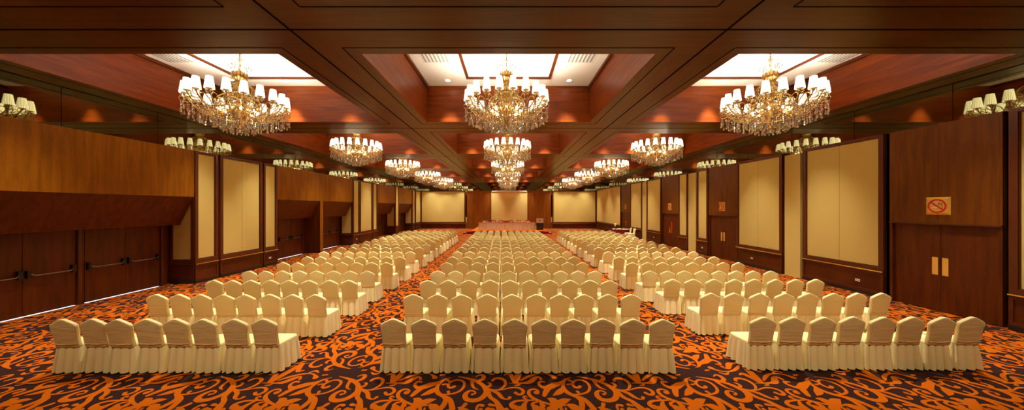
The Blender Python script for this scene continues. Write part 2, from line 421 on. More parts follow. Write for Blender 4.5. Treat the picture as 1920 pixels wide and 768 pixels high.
# --- right wall
RZ = dict(zr=.80, zc0=.95, zc1=4.95, zt=5.04)
mb = MB(); mb.box(XMR, XMR + .2, YR, YB, 0, ZC + .1, 'mirror')
wall_r = struct(mb.obj('wall_right'))
for pa, pb, seam in ((1507, 1659, True), (1382, 1468, True), (1307, 1328.3, False), (1272.3, 1290, False), (1213, 1240.2, False), (1182, 1204, False)):
    panel(wall_r, 1, Yp(pa), Yp(pb), seam=seam, **RZ)
panel(wall_r, 1, Yp(1164.3), YB - .12, **RZ)
panel(wall_r, 1, 4.6, Yp(1895), **RZ)
m = MB(); Bx(m, 1, -.1, 0, YR, 4.5, 0, 5.04, 'wallr'); m.obj('side_panelling', wall_r)
m = MB(); Bx(m, 1, -.06, .04, YB - .12, YB, 0, 5.04, 'frame'); m.obj('corner_post', wall_r)
for pa, pb in ((1472.5, 1501.7), (1291.5, 1305.5), (1205, 1212.4)):
    m = MB(); Bx(m, 1, -.1, .03, Yp(pa), Yp(pb), .002, 4.93, 'cream'); m.obj('upholstered_pilaster', wall_r)
m = MB()
y = 1.2
while y < YB: m.box(XMR - .002, XMR + .001, y - .006, y + .006, 5.04, ZC, 'dark'); y += 2.33
m.obj('mirror_seam', wall_r)
sign_n = ['nearest', 'second nearest', 'third nearest', 'farthest']
def nosmoking(y, idx):
    s = 1; t = thing('no_smoking_sign', f'square gold no smoking sign above the {sign_n[idx]} double door on the right wall', 'sign', (XW, y, 2.83), group='no smoking signs')
    h = .24
    m = MB()   # bevelled plate
    for d, hh in ((0, h),):
        vs = [(0, -h, -h), (0, h, -h), (0, h, h), (0, -h, h), (-.03, -h * .8, -h * .8), (-.03, h * .8, -h * .8), (-.03, h * .8, h * .8), (-.03, -h * .8, h * .8)]
        m.add(vs, [(4, 7, 6, 5), (0, 1, 5, 4), (1, 2, 6, 5), (2, 3, 7, 6), (3, 0, 4, 7)], 'signgold')
    fixn(m.obj('sign_plate', t))
    m = MB(); n = 36; R0, R1 = .185, .150
    vs = []; 
    for x in (-.031, -.037):
        for r in (R1, R0): vs += [(x, r * math.cos(2 * math.pi * i / n), r * math.sin(2 * math.pi * i / n)) for i in range(n)]
    fs = []
    for i in range(n):
        j = (i + 1) % n; fs += [(2 * n + i, 2 * n + j, 3 * n + j, 3 * n + i), (n + i, n + j, 3 * n + j, 3 * n + i), (i, j, 2 * n + j, 2 * n + i)]
    m.add(vs, fs, 'redp')
    # slash: upper left to lower right as seen from the room (towards smaller y = right)
    c = math.cos(math.radians(40)); sn = math.sin(math.radians(40)); w2 = .017; L = .16
    q = [(L * c * a - w2 * sn * b, -(L * sn * a) - w2 * c * b) for a, b in ((-1, -1), (1, -1), (1, 1), (-1, 1))]
    vs = [(-.031, -u, v) for u, v in q] + [(-.038, -u, v) for u, v in q]
    m.add(vs, [(4, 5, 6, 7), (0, 1, 5, 4), (1, 2, 6, 5), (2, 3, 7, 6), (3, 0, 4, 7)], 'redp')
    fixn(m.obj('prohibition_ring', t))
    m = MB(); m.box(-.034, -.031, -.09, .10, -.045, -.022, 'outlet'); m.box(-.034, -.031, -.115, -.09, -.045, -.022, 'orange')
    m.obj('cigarette', t)
    m = MB(); m.tube([(-.034, -.10, -.01), (-.034, -.085, .02), (-.034, -.105, .045), (-.034, -.075, .075), (-.034, -.03, .08), (-.034, -.02, .05), (-.034, -.05, .04)], .006, 'frame', 5); m.obj('smoke_curl', t)
for i, (pa, pb) in enumerate(((1668, 1880), (1329, 1381.6), (1241.2, 1271.7), (1164.8, 1181.5))):
    ya, yb = sorted((Yp(pa), Yp(pb))); yc = (ya + yb) / 2
    if i == 0: yc = 8.38
    m = MB(); Bx(m, 1, -.1, 0, ya, yc - .004, 2.38, 5.03, 'wallr'); Bx(m, 1, -.1, 0, yc + .004, yb, 2.38, 5.03, 'wallr'); Bx(m, 1, -.1, .025, ya, yb, 2.33, 2.38, 'frame')
    Bx(m, 1, -.1, -.02, yc - .004, yc + .004, 2.38, 5.03, 'dark')
    m.obj('overdoor_panel', wall_r)
    d = MB(); Bx(d, 1, -.11, .0, ya, ya + .07, 0, 2.33, 'doorw'); Bx(d, 1, -.11, .0, yb - .07, yb, 0, 2.33, 'doorw')
    dr = struct(d.obj(f'door_{i + 1}'))
    for a, b, sg in ((ya + .08, yc - .004, 1), (yc + .004, yb - .08, -1)):
        m = MB(); Bx(m, 1, -.11, -.06, a, b, .01, 2.325, 'doorw'); lf = m.obj('door_leaf', dr)
        e = b if sg == 1 else a; m = MB()
        if sg == 1: Bx(m, 1, -.06, -.05, b - .155, b - .035, .98, 1.45, 'brass')
        else: Bx(m, 1, -.06, -.05, a + .035, a + .155, .98, 1.45, 'brass')
        m.obj('push_plate', lf)
    nosmoking(yc, i)
m = MB(); y3 = Yp(1258); m.box(XW + .04, XW + .058, y3 - .09, y3 + .09, 1.2, 1.75, 'redp'); tag(m.obj('notice_board'), 'small dark red notice on the leaf of the third door of the right wall', 'notice')
for px, z, wh in ((1609.8, .41, 'white outlet below the nearest large cream panel of the right wall'), (1411, .40, 'white outlet below the cream panel between the two nearest right doors'), (1317.5, .40, 'white outlet below the narrow cream panel just past the second right door'), (1226.6, .42, 'white outlet below the cream panel past the third right door'), (1192, .42, 'white outlet on the right wall by the reception table')):
    outlet(1, px, z, wh)

# --- left wall
LZ = dict(zr=.70, zc0=.885, zc1=4.78, zt=4.87)
XD = 12.35; ZS, ZL = 3.175, 2.22; XL = 12.0
mb = MB(); mb.box(-XML, -XML - .15, YR, YB, ZS + .2, ZC + .1, 'mirror')
wall_l = struct(mb.obj('wall_left'))
m = MB(); m.box(-XD - .1, -XD - .2, YR, YB, 0, 3.6, 'doorw'); m.obj('recess_back', wall_l)
groups = [[(364, 407), (411, 490.4), (493, 518.5)], [(661.3, 673.3), (674.3, 697.5), (698.5, 706.8)], [(740.8, 747.5)], [(772.8, 778.2), (778.9, None)]]
GY = []
for gi, g in enumerate(groups):
    y0 = Yp(g[0][0]); y1 = Yp(g[-1][1]) if g[-1][1] else YB
    GY.append((y0, y1))
    m = MB(); m.box(-XW - .06, -XML - .1, y0 + .05, y1 - .05, .1, 3.5, 'wains'); m.box(-XML, -XD - .1, y0 + .05, y1 - .05, 0, 3.5, 'wains'); m.obj('pier_core', wall_l)
    m = MB(); m.box(-XW - .06, -XW - .09, y0 + .02, y1 - .02, .1, 4.86, 'mirror'); m.obj('mirror_strip', wall_l)
    m = MB(); m.box(-XW - .06, -XML, y0 + .0, y1, 4.84, 4.87, 'frame'); m.obj('ledge', wall_l)
    for a, b in g: panel(wall_l, -1, Yp(a), Yp(b) if b else YB - .02, seam=(b == 490.4), **LZ)
    if gi < 4:   # near-facing return of the pier, at y0
        def end(mb_, x0, x1, z0, z1, k, t=.03, dy=0): mb_.box(-x0, -x1, y0 - t - dy + .05, y0 + .05 - dy * 0, z0, z1, k)
        m = MB(); end(m, 11.62, 12.30, .885, 3.2, 'cream', .02); m.obj('upholstered_panel', wall_l)
        m = MB(); end(m, 11.5, 11.62, .12, 3.3, 'frame', .06); end(m, 12.30, 12.36, .7, 3.2, 'frame', .06); end(m, 11.62, 12.30, .73, .885, 'frame', .05); m.obj('panel_frame', wall_l)
        m = MB(); end(m, 11.62, 12.36, .12, .68, 'wains', .04); end(m, 11.66, 12.3, .2, .24, 'frame', .055); end(m, 11.66, 12.3, .56, .6, 'frame', .055); m.obj('wainscot', wall_l)
        m = MB(); end(m, 11.5, 12.36, .68, .705, 'frame', .08); m.obj('chair_rail', wall_l)
        m = MB(); end(m, 11.5, 12.36, .70, .72, 'brass', .09); m.obj('brass_rail_edge', wall_l)
        m = MB(); end(m, 11.5, 12.36, .002, .12, 'base', .07); m.obj('baseboard', wall_l)
bays = [(4.9, GY[0][0]), (GY[0][1], GY[1][0]), (GY[1][1], GY[2][0]), (GY[2][1], GY[3][0])]
m = MB(); m.box(-XW, -XD, YR, 4.9, 0, 4.87, 'wallw'); m.obj('side_panelling', wall_l)
def canopy(y0, y1):
    m = MB(); prof = [(XW, ZS), (XW + .03, ZS - .005), (XL, ZL + .0), (XL + .03, ZL - .05), (XD + .1, ZL - .05), (XD + .1, ZS + .3), (XW + .05, ZS + .3)]
    prof = [(XW + .02, ZS), (XL - .02, ZL), (XL + .0, ZL - .06), (XD + .1, ZL - .06), (XD + .1, ZS + .05), (XW + .02, ZS + .05)]
    n = len(prof); vs = [(-x, y, z) for y in (y0, y1) for x, z in prof]
    fs = [(i, (i + 1) % n, n + (i + 1) % n, n + i) for i in range(n)] + [tuple(range(n)), tuple(range(n, 2 * n))]
    m.add(vs, fs, 'doorw'); fixn(m.obj('sloped_soffit', wall_l))
for i, (a, b) in enumerate(bays):
    m = MB(); m.box(-XW, -XW - .06, a, b, ZS, 4.87, 'wallw'); m.box(-XW - .06, -XML, a, b, 4.84, 4.87, 'wallw')
    m.obj('overdoor_panel', wall_l)
    if i == 1:
        canopy(a, 19.1); canopy(19.4, b - .0)
        m = MB(); m.box(-XW - .0, -XD - .1, 19.1, 19.4, 0, ZS, 'doorw'); m.box(-XW + .01, -XW - .02, 19.1, 19.4, .1, ZS, 'wallw'); m.obj('partition_pier', wall_l)
    else: canopy(a, b)
m = MB(); y = 1.5
while y < YB: m.box(-XML + .002, -XML - .001, y - .006, y + .006, 4.87, ZC, 'dark'); y += 2.3
m.obj('mirror_seam', wall_l)
dn = [4]
def exit_pair(y0, y1, y2, par_label=None, glow=True):
    dn[0] += 1; m = MB()
    m.box(-XD - .02, -XD - .1, y0 - .1, y0 - .01, 0, ZL - .06, 'frame'); m.box(-XD - .02, -XD - .1, y2 + .01, y2 + .1, 0, ZL - .06, 'frame')
    m.box(-XD - .0, -XD + .035, y2 + .03, y2 + .11, 0, ZL - .06, 'frame')
    dr = struct(m.obj(f'door_{dn[0]}'))
    for a, b, fl in ((y0, y1 - .006, 1), (y1 + .006, y2, -1)):
        m = MB(); m.box(-XD - .01, -XD - .06, a, b, .035, ZL - .07, 'doorw'); m.box(-XD - .008, -XD - .012, a + .01, b - .01, 1.0, 1.006, 'dark'); lf = m.obj('door_leaf', dr)
        cb = MB(); z = 1.06; ia, ib = a + .06, b - .06; X = -XD
        cb.box(X - .01, X + .07, ia - .03, ia + .05, z - .09, z + .11, 'steel'); cb.box(X - .01, X + .07, ib - .05, ib + .03, z - .09, z + .11, 'steel')
        cb.tube([(X + .05, ia + .02, z + .02), (X + .10, ia + .10, z - .03), (X + .10, ib - .10, z - .03), (X + .05, ib - .02, z + .02)], .014, 'stainless', 8)
        cb.obj('crash_bar', lf)
    if glow:
        m = MB(); m.box(-XD + .02, -XD - .03, y0, y2 - .02, .004, .012, 'gap'); m.obj('threshold_glow', dr)
exit_pair(6.98, 7.96, 8.93); exit_pair(9.13, 10.1, 11.07)
exit_pair(16.77, 17.75, 18.73); exit_pair(20.6, 21.58, 22.56)
exit_pair(28.6, 29.5, 30.5, glow=False); exit_pair(34.0, 35.0, 36.0, glow=False)
m = MB(); m.box(-XD + .0, -XD - .1, 8.95, 9.11, 0, ZL - .06, 'doorw'); m.obj('door_mullion', wall_l)
for px, z, wh in ((505, .37, 'white outlet below the narrow cream panel beyond the nearest exit recess on the left'), (668, .40, 'white outlet below the cream panel past the partition pier on the left wall'), (775, .42, 'white outlet on the left wall near the far corner')):
    outlet(-1, px, z, wh)

# --- back wall
S_ = YB / F
def Xb(px): return (px - VX) * S_
mb = MB(); mb.box(-13, 12.5, YB, YB + .2, 0, ZC + .1, 'mirror'); wall_b = struct(mb.obj('wall_back'))
def bpanel(x0, x1):
    fw = .16; m = MB(); m.box(x0 + fw, x1 - fw, YB - .06, YB, .86, 4.84, 'cream'); m.obj('upholstered_panel', wall_b)
    m = MB()
    for a, b, c, d in ((x0, x0 + fw, .66, 4.93), (x1 - fw, x1, .66, 4.93), (x0 + fw, x1 - fw, 4.84, 4.93), (x0 + fw, x1 - fw, .66, .86)): m.box(a, b, YB - .1, YB, c, d, 'frame')
    m.obj('panel_frame', wall_b)
    m = MB(); m.box(x0, x1, YB - .06, YB, .1, .62, 'wains'); m.obj('wainscot', wall_b)
    m = MB(); m.box(x0, x1, YB - .12, YB, .62, .66, 'brass'); m.obj('brass_rail_edge', wall_b)
    m = MB(); m.box(x0, x1, YB - .09, YB, 0.002, .1, 'base'); m.obj('baseboard', wall_b)
bpanel(-XW, Xb(873)); bpanel(Xb(1035.5), XW)
for a, b in ((875.5, 919), (991, 1033)):
    m = MB(); n = 3
    xa, xb_ = Xb(a), Xb(b)
    for i in range(n): m.box(xa + (xb_ - xa) * i / n + .006, xa + (xb_ - xa) * (i + 1) / n - .006, YB - .06, YB, 0, 4.93, 'wallb')
    m.box(xa, xb_, YB - .04, YB, 0, 4.92, 'dark'); m.obj('wood_panelling', wall_b)
m = MB(); m.box(Xb(919.4), Xb(990.6), YB - .05, YB, 0, 4.93, 'wallb'); m.obj('screen_alcove', wall_b)
t = thing('projection_screen', 'wide cream projection screen pulled down behind the head table', 'screen', (Xb(955), YB - .1, 4.8))
m = MB(); m.box(-2.35, 2.35, -.01, .0, -3.95, 0, 'screen'); m.obj('screen_sheet', t)
m = MB(); m.box(-2.3, 2.3, -.09, .02, .02, .14, 'outlet'); m.obj('roller_case', t)
m = MB(); m.box(-2.35, 2.35, -.03, .01, -4.0, -3.95, 'frame'); m.obj('bottom_bar', t)
# --- rear wall
mb = MB(); mb.box(-13, 12.5, YR - .2, YR, 0, ZC + .1, 'wallr'); struct(mb.obj('wall_rear'))

# ------------------------------------------------------------------ chandeliers
def ring(mb, R, z, r, k, n=40): mb.tube([(R * math.cos(2 * math.pi * i / n), R * math.sin(2 * math.pi * i / n), z) for i in range(n + 1)], r, k, 5)
def drop(mb, x, y, z, L=.11, r=.026):
    n = 6; prof = [(.004, 0), (r * .45, -L * .35), (r, -L * .72), (r * .6, -L * .93), (.001, -L)]
    mb.lathe(prof, n, 'crystal', (x, y, z), smooth=False, cap=False)
def bead(mb, x, y, z, r=.02):
    mb.add([(x + r, y, z), (x, y + r, z), (x - r, y, z), (x, y - r, z), (x, y, z + r), (x, y, z - r)], [(0, 1, 4), (1, 2, 4), (2, 3, 4), (3, 0, 4), (1, 0, 5), (2, 1, 5), (3, 2, 5), (0, 3, 5)], 'crystal')
def chain(mb, x, y, z, n, L=.11, r=.026, step=.05, br=.018):
    for i in range(n): bead(mb, x, y, z - i * step, br)
    drop(mb, x, y, z - n * step + .02, L, r)
def swag(mb, p, q, sag, n=7, br=.016):
    for i in range(n + 1):
        t = i / n; bead(mb, p[0] + (q[0] - p[0]) * t, p[1] + (q[1] - p[1]) * t, p[2] + (q[2] - p[2]) * t - sag * 4 * t * (1 - t), br)
NS = 20
O = ZT     # local origin at the coffer ceiling: world z -> local z - O
def zz(z): return z - O
def chand_meshes():
    D = {}
    b = MB()   # central stem, urn, vase, hub
    b.lathe([(.09, zz(7.4)), (.11, zz(7.36)), (.05, zz(7.32)), (.02, zz(7.28)), (.018, zz(6.84)), (.05, zz(6.80)), (.14, zz(6.74)), (.17, zz(6.66)), (.15, zz(6.56)), (.07, zz(6.46)), (.05, zz(6.40)), (.12, zz(6.34)), (.20, zz(6.22)), (.18, zz(6.08)), (.09, zz(5.98)), (.08, zz(5.9)), (.2, zz(5.82)), (.30, zz(5.74)), (.32, zz(5.64)), (.2, zz(5.52)), (.1, zz(5.4)), (.06, zz(5.2)), (.02, zz(5.1))], 20, 'gold')
    D['stem'] = b.mesh('stem')
    b = MB()   # gold leaf crown and ribs
    for i in range(12):
        a = 2 * math.pi * i / 12; c, s = math.cos(a), math.sin(a)
        P = bez([(.08, 6.46), (.20, 6.42), (.33, 6.30), (.36, 6.14), (.29, 6.08), (.25, 6.16), (.29, 6.2)], 3)
        b.tube([(r * c, r * s, zz(z)) for r, z in P], .013, 'gold', 5)
        P = bez([(.10, 5.98), (.28, 6.04), (.46, 5.96), (.52, 5.80), (.44, 5.72), (.38, 5.80), (.43, 5.86)], 3)
        a += .26; c, s = math.cos(a), math.sin(a)
        b.tube([(r * c, r * s, zz(z)) for r, z in P], .014, 'gold', 5)
        b.tube([(r * c, r * s, zz(z)) for r, z in ((.17, 6.74), (.19, 6.66), (.165, 6.56), (.08, 6.45))], .014, 'gold', 5)
    ring(b, .62, zz(5.60), .014, 'gold'); ring(b, .36, zz(5.36), .012, 'gold', 28); ring(b, .90, zz(5.50), .010, 'gold', 48)
    for i in range(10):
        a = 2 * math.pi * i / 10; c, s = math.cos(a), math.sin(a)
        b.tube([(r * c, r * s, zz(z)) for r, z in ((.2, 5.7), (.45, 5.66), (.62, 5.6))], .01, 'gold', 5)
        b.tube([(r * c, r * s, zz(z)) for r, z in ((.62, 5.6), (.55, 5.42), (.36, 5.36))], .01, 'gold', 5)
    D['scrollwork'] = b.mesh('scrollwork')
    b = MB()   # one arm, pointing along +x
    P = bez([(.26, 5.62), (.42, 5.50), (.62, 5.46), (.82, 5.50), (.98, 5.60), (1.08, 5.72), (1.13, 5.84)], 4)
    b.tube([(r, 0, zz(z)) for r, z in P], .0145, 'gold', 6)
    P = bez([(.70, 5.47), (.78, 5.66), (.90, 5.80), (1.02, 5.80), (1.06, 5.70), (1.0, 5.63), (.93, 5.68)], 4)
    b.tube([(r, 0, zz(z)) for r, z in P], .011, 'gold', 6)
    P = bez([(1.05, 5.66), (1.17, 5.62), (1.24, 5.68), (1.22, 5.76), (1.17, 5.73)], 3)
    b.tube([(r, 0, zz(z)) for r, z in P], .010, 'gold', 6)
    b.lathe([(.012, zz(5.80)), (.03, zz(5.82)), (.022, zz(5.84)), (.075, zz(5.862)), (.085, zz(5.88)), (.03, zz(5.882)), (.02, zz(5.94)), (.016, zz(6.0))], 12, 'gold', (1.13, 0, 0))
    D['arm'] = b.mesh('arm')
    b = MB()
    n = 44; vs = []; fs = []
    for r, z in ((.108, -.16), (.098, -.05), (.072, .16)):
        for i in range(n):
            a = 2 * math.pi * i / n; rr = r * (1 + .035 * (-1) ** i); vs.append((rr * math.cos(a), rr * math.sin(a), z))
    for j in range(2):
        for i in range(n): q = (i + 1) % n; fs.append((j * n + i, j * n + q, j * n + n + q, j * n + n + i))
    b.add(vs, fs, 'shade'); D['lamp_shade'] = b.mesh('lamp_shade')
    b = MB()   # glass cup under the shade
    b.lathe([(.03, -.19), (.07, -.185), (.085, -.175)], 12, 'crystal', cap=False); 
    for i in range(5):
        a = 2 * math.pi * i / 5; drop(b, .075 * math.cos(a), .075 * math.sin(a), -.18, .06, .012)
    D['glass_cup'] = b.mesh('glass_cup')
    b = MB(); rnd = random.Random(3)   # crystals
    for i in range(8):      # bouquet at the ceiling
        a = 2 * math.pi * i / 8; c, s = math.cos(a), math.sin(a)
        P = bez([(.03, 7.08), (.10, 7.22), (.20, 7.20), (.26, 7.08)], 4)
        b.tube([(r * c, r * s, zz(z)) for r, z in P], .008, 'crystal', 5)
        chain(b, .26 * c, .26 * s, zz(7.06), 2, .12, .022); chain(b, .15 * c, .15 * s, zz(7.1), 3, .1, .02)
    for i in range(16):     # strands from crown to hub
        a = 2 * math.pi * i / 16; c, s = math.cos(a), math.sin(a)
        swag(b, (.34 * c, .34 * s, zz(6.2)), (.24 * c, .24 * s, zz(5.9)), 0, 7, .018)
        swag(b, (.50 * c, .50 * s, zz(5.82)), (.62 * c, .62 * s, zz(5.6)), 0, 5, .02)
        chain(b, .34 * c, .34 * s, zz(6.1), 1, .1, .022)
        chain(b, .48 * c, .48 * s, zz(5.76), 2, .12, .025)
    for i in range(NS):     # outer ring
        a = 2 * math.pi * (i + .5) / NS; c, s = math.cos(a), math.sin(a); a2 = a + 2 * math.pi / NS
        swag(b, (1.2 * c, 1.2 * s, zz(5.66)), (1.2 * math.cos(a2), 1.2 * math.sin(a2), zz(5.66)), .16, 8, .015)
        chain(b, 1.2 * c, 1.2 * s, zz(5.62), 3, .14, .032)
        am = a + math.pi / NS
        chain(b, 1.2 * math.cos(am), 1.2 * math.sin(am), zz(5.50), 2, .13, .030)
        chain(b, 1.03 * c, 1.03 * s, zz(5.56), 3, .14, .030)
        chain(b, 1.06 * math.cos(am), 1.06 * math.sin(am), zz(5.54), 4, .13, .028)
        chain(b, .88 * c, .88 * s, zz(5.48), 4, .14, .030)
        chain(b, .80 * math.cos(am), .80 * math.sin(am), zz(5.5), 5, .14, .028)
        swag(b, (.9 * c, .9 * s, zz(5.5)), (.62 * c, .62 * s, zz(5.6)), .08, 6, .015)
    for i in range(36):     # inner skirt
        a = 2 * math.pi * i / 36; c, s = math.cos(a), math.sin(a)
        chain(b, .64 * c, .64 * s, zz(5.56), 4 + i % 2, .14, .025)
        if i % 2: chain(b, .50 * c, .50 * s, zz(5.46), 5, .16, .028)
    for i in range(26):
        a = 2 * math.pi * i / 26; c, s = math.cos(a), math.sin(a)
        chain(b, .37 * c, .37 * s, zz(5.34), 4 + i % 2, .14, .024)
    for i in range(12):
        a = 2 * math.pi * i / 12; c, s = math.cos(a), math.sin(a)
        chain(b, .20 * c, .20 * s, zz(5.25), 4, .14, .024)
    chain(b, 0, 0, zz(5.16), 1, .16, .035)
    D['crystal_pendants'] = b.mesh('crystal_pendants')
    b = MB()
    for i in range(8):
        a = 2 * math.pi * i / 8; b.lathe([(.001, -.045), (.022, -.03), (.03, 0), (.02, .03), (.001, .05)], 8, 'bulb', (.42 * math.cos(a), .42 * math.sin(a), zz(5.62)), cap=False)
    D['bulbs'] = b.mesh('bulbs')
    return D
CH = chand_meshes()
def chandelier(x, y, label, ph):
    t = thing('crystal_chandelier', label, 'chandelier', (x, y, O), ph, 'crystal chandeliers in the ceiling coffers')
    place('stem', CH['stem'], t); place('scrollwork', CH['scrollwork'], t)
    c = place('crystal_pendants', CH['crystal_pendants'], t); c['kind'] = 'stuff'
    place('inner_bulbs', CH['bulbs'], t)
    for i in range(NS):
        a = 2 * math.pi * (i + .5) / NS
        ar = place('arm', CH['arm'], t, rz=a)
        sh = place('lamp_shade', CH['lamp_shade'], t, (1.13 * math.cos(a), 1.13 * math.sin(a), zz(6.02)), a)
        place('glass_cup', CH['glass_cup'], ar, (1.13, 0, zz(6.02)))
    lamps = [('chandelier_lamp_low', 0, 5.34, LAMP_W, .06, WARM)] + [('shade_lamp', i, 6.135, LAMP_W * .125, .03, UPW) for i in (0, 4, 8, 12, 16)]
    for nm, li, z, en, rad, wc in lamps:
        l = bpy.data.lights.new(nm, 'POINT'); l.energy = en; l.color = wc; l.shadow_soft_size = rad
        lo = bpy.data.objects.new(nm, l); COL.objects.link(lo); lo.parent = t; aa = 2 * math.pi * (li + .5) / NS; lr = 1.13 if nm == 'shade_lamp' else 0; lo.location = (lr * math.cos(aa), lr * math.sin(aa), zz(z))
for k in range(5):
    yc = K0 + PIT * (k + .5) - .06
    dist = ['nearest', 'second nearest', 'third nearest', 'fourth nearest', 'farthest'][k]
    for x, nm in ((-7.9, 'left'), (-.06, 'centre'), (7.7, 'right')):
        chandelier(x, yc, f'gold and crystal chandelier with pleated white shades, {dist} in the {nm} row of coffers', .0)

# ------------------------------------------------------------------ chairs
def interp(tab, t):
    for (a, va), (b, vb) in zip(tab, tab[1:]):
        if t <= b: return va + (vb - va) * ((t - a) / (b - a))
    return tab[-1][1]
def back_mesh(var):
    """padded backrest cover; rear face looks to -y"""
    mb = MB(); rows = []
    outline = []
    half = [(.190, .43), (.196, .50), (.196, .60), (.203, .70), (.213, .77), (.216, .81), (.208, .838), (.182, .862), (.12, .894), (.05, .928), (0, .942)]
    half = bez(half, 2)
    pts = [(x, z) for x, z in half] + [(-x, z) for x, z in half[::-1][1:]]
    n = len(pts); cx, cz = 0, .69
    def lean(z): return .035 - (z - .44) * .17
    rnd = random.Random(var)
    rings = []
    for (ins, off) in ((.0, .0), (.002, -.024), (.006, -.031), (.016, -.034), (.05, -.035)):
        rings.append((ins, off))
    front = [(.004, .020), (.014, .027), (.05, .030)]
    def mk(ins, off):
        out = []
        for x, z in pts:
            dx, dz = cx - x, cz - z; l = math.hypot(dx, dz) or 1
            X, Z = x + dx / l * ins, z + dz / l * ins
            out.append((X, lean(Z) + off, Z))
        return out
    R = [mk(*r) for r in rings]; Fr = [mk(*r) for r in front]
    vs = []; order = Fr[::-1] + R
    for r in order: vs += r
    fs = []
    for j in range(len(order) - 1):
        for i in range(n): q = (i + 1) % n; fs.append((j * n + i, j * n + q, j * n + n + q, j * n + n + i))
    # concentric inner rings for a curved centre
    def inner(base, sgn, start):
        prev = start
        for sc, o in ((.6, .006), (.25, .010)):
            idx = len(vs)
            for (x, y, z) in base: Z = cz + (z - cz) * sc; vs.append((x * sc, lean(Z) + sgn * ((.035 if sgn < 0 else .030) + o * .5), Z))
            for i in range(n): q = (i + 1) % n; fs.append((prev + i, prev + q, idx + q, idx + i))
            prev = idx
        fs.append(tuple(prev + i for i in range(n)))
    inner(R[-1], -1, (len(order) - 1) * n); inner(Fr[-1], 1, 0)
    mb.add(vs, fs, 'chair', True)
    # hem fold near the bottom of the rear face and gathered band
    w_ = .200
    P = [(-w_ + 2 * w_ * i / 14, lean(.50) - .039 - .003 * math.sin(i * .9 + var), .505 - .012 * math.sin(math.pi * i / 14) + .004 * math.sin(i * 1.7 + var)) for i in range(15)]
    mb.tube(P, [.001] + [.0035] * 13 + [.001], 'chair', 6)
    return mb
def seat_mesh():
    mb = MB(); n = 40; vs = []; fs = []
    prof = [(1.0, .36), (1.0, .44), (.985, .465), (.95, .478), (.85, .484), (.5, .487), (.15, .488)]
    for sc, z in prof:
        for i in range(n):
            a = 2 * math.pi * i / n; c, s = math.cos(a), math.sin(a); e = .32
            X = .222 * math.copysign(abs(c) ** e, c) * sc; Y = .235 * math.copysign(abs(s) ** e, s) * sc
            vs.append((X * (1 + .06 * (Y / .235) * 1.0), .235 + Y + .02, z))
    for j in range(len(prof) - 1):
        for i in range(n): q = (i + 1) % n; fs.append((j * n + i, j * n + q, j * n + n + q, j * n + n + i))
    fs.append(tuple((len(prof) - 1) * n + i for i in range(n)))
    mb.add(vs, fs, 'chair', True); return mb
def skirt_mesh(var):
    mb = MB(); n = 180; Z = [.445, .42, .36, .28, .20, .12, .05, .02]; vs = []; fs = []; rnd = random.Random(var * 11 + 5)
    # pleat phases: irregular spacing round the loop
    cuts = []; a = 0
    while a < 1: cuts.append(a); a += rnd.uniform(.052, .098)
    cuts[-1] = (cuts[-2] + 1) / 2 if 1 - cuts[-1] < .02 else cuts[-1]
    def pl(t):
        for i in range(len(cuts)):
            a0 = cuts[i]; b0 = cuts[i + 1] if i + 1 < len(cuts) else 1
            if a0 <= t < b0 or i == len(cuts) - 1:
                u = (t - a0) / (b0 - a0); return (math.sin(math.pi * min(max(u, 0), 1)) ** .45), i
    amp = [rnd.uniform(.6, 1.25) for _ in range(40)]
    def rr(t, hx, hy, rad):
        tot = 4 * (hx + hy - 2 * rad) + 2 * math.pi * rad; d = t * tot
        # start at the near left corner, go round anticlockwise
        P = [(-hx + rad, -hy, 1, 0, 0, -1), (hx, -hy + rad, 0, 1, 1, 0), (hx - rad, hy, -1, 0, 0, 1), (-hx, hy - rad, 0, -1, -1, 0)]
        Ls = [2 * (hx - rad), 2 * (hy - rad)] * 2; C = [(hx - rad, -hy + rad), (hx - rad, hy - rad), (-hx + rad, hy - rad), (-hx + rad, -hy + rad)]
        for q in range(4):
            x, y, dx, dy, nx, ny = P[q]
            if d <= Ls[q]: return x + dx * d, y + dy * d, nx, ny
            d -= Ls[q]
            if d <= math.pi / 2 * rad:
                a = -math.pi / 2 + q * math.pi / 2 + d / rad; return C[q][0] + rad * math.cos(a), C[q][1] + rad * math.sin(a), math.cos(a), math.sin(a)
            d -= math.pi / 2 * rad
        return P[0][0], P[0][1], 0, -1
    for z in Z:
        f = (.445 - z) / .425
        for i in range(n):
            t = i / n
            fx = .216 + .031 * f ** .8; fy = .236 + .034 * f ** .8
            X, Y, nx, ny = rr(t, fx, fy, .05)
            p, k = pl(t); o = (p - .72) * .072 * amp[k] * (.12 + .88 * f ** .6)
            X += nx * o; Y += ny * o
            zq = z - (.010 * (1 - p) * -1 if z < .04 else 0) + (.012 * amp[k] * (1 - p) if z < .04 else 0)
            vs.append((X * (1 + .03 * Y / .235), .250 + Y, zq))
    for j in range(len(Z) - 1):
        for i in range(n): q = (i + 1) % n; fs.append((j * n + i, j * n + n + i, j * n + n + q, j * n + q))
    mb.add(vs, fs, 'skirt', True); return mb
def leg_mesh():
    mb = MB(); mb.tube([(0, 0, 0), (0, 0, .15), (0, 0, .3)], .012, 'chrome', 8); return mb.mesh('leg')
BK = [back_mesh(i) for i in range(3)]; SKM = [skirt_mesh(i) for i in range(4)]; SEAT = seat_mesh()
def rec(me):
    bm = bmesh.new(); bm.from_mesh(me); bmesh.ops.recalc_face_normals(bm, faces=bm.faces); bm.to_mesh(me); bm.free(); return me
BKm = [rec(b.mesh('back_cover')) for b in BK]; SKm = [rec(b.mesh('skirt')) for b in SKM]; SEm = rec(SEAT.mesh('seat_cover')); LEGm = leg_mesh()
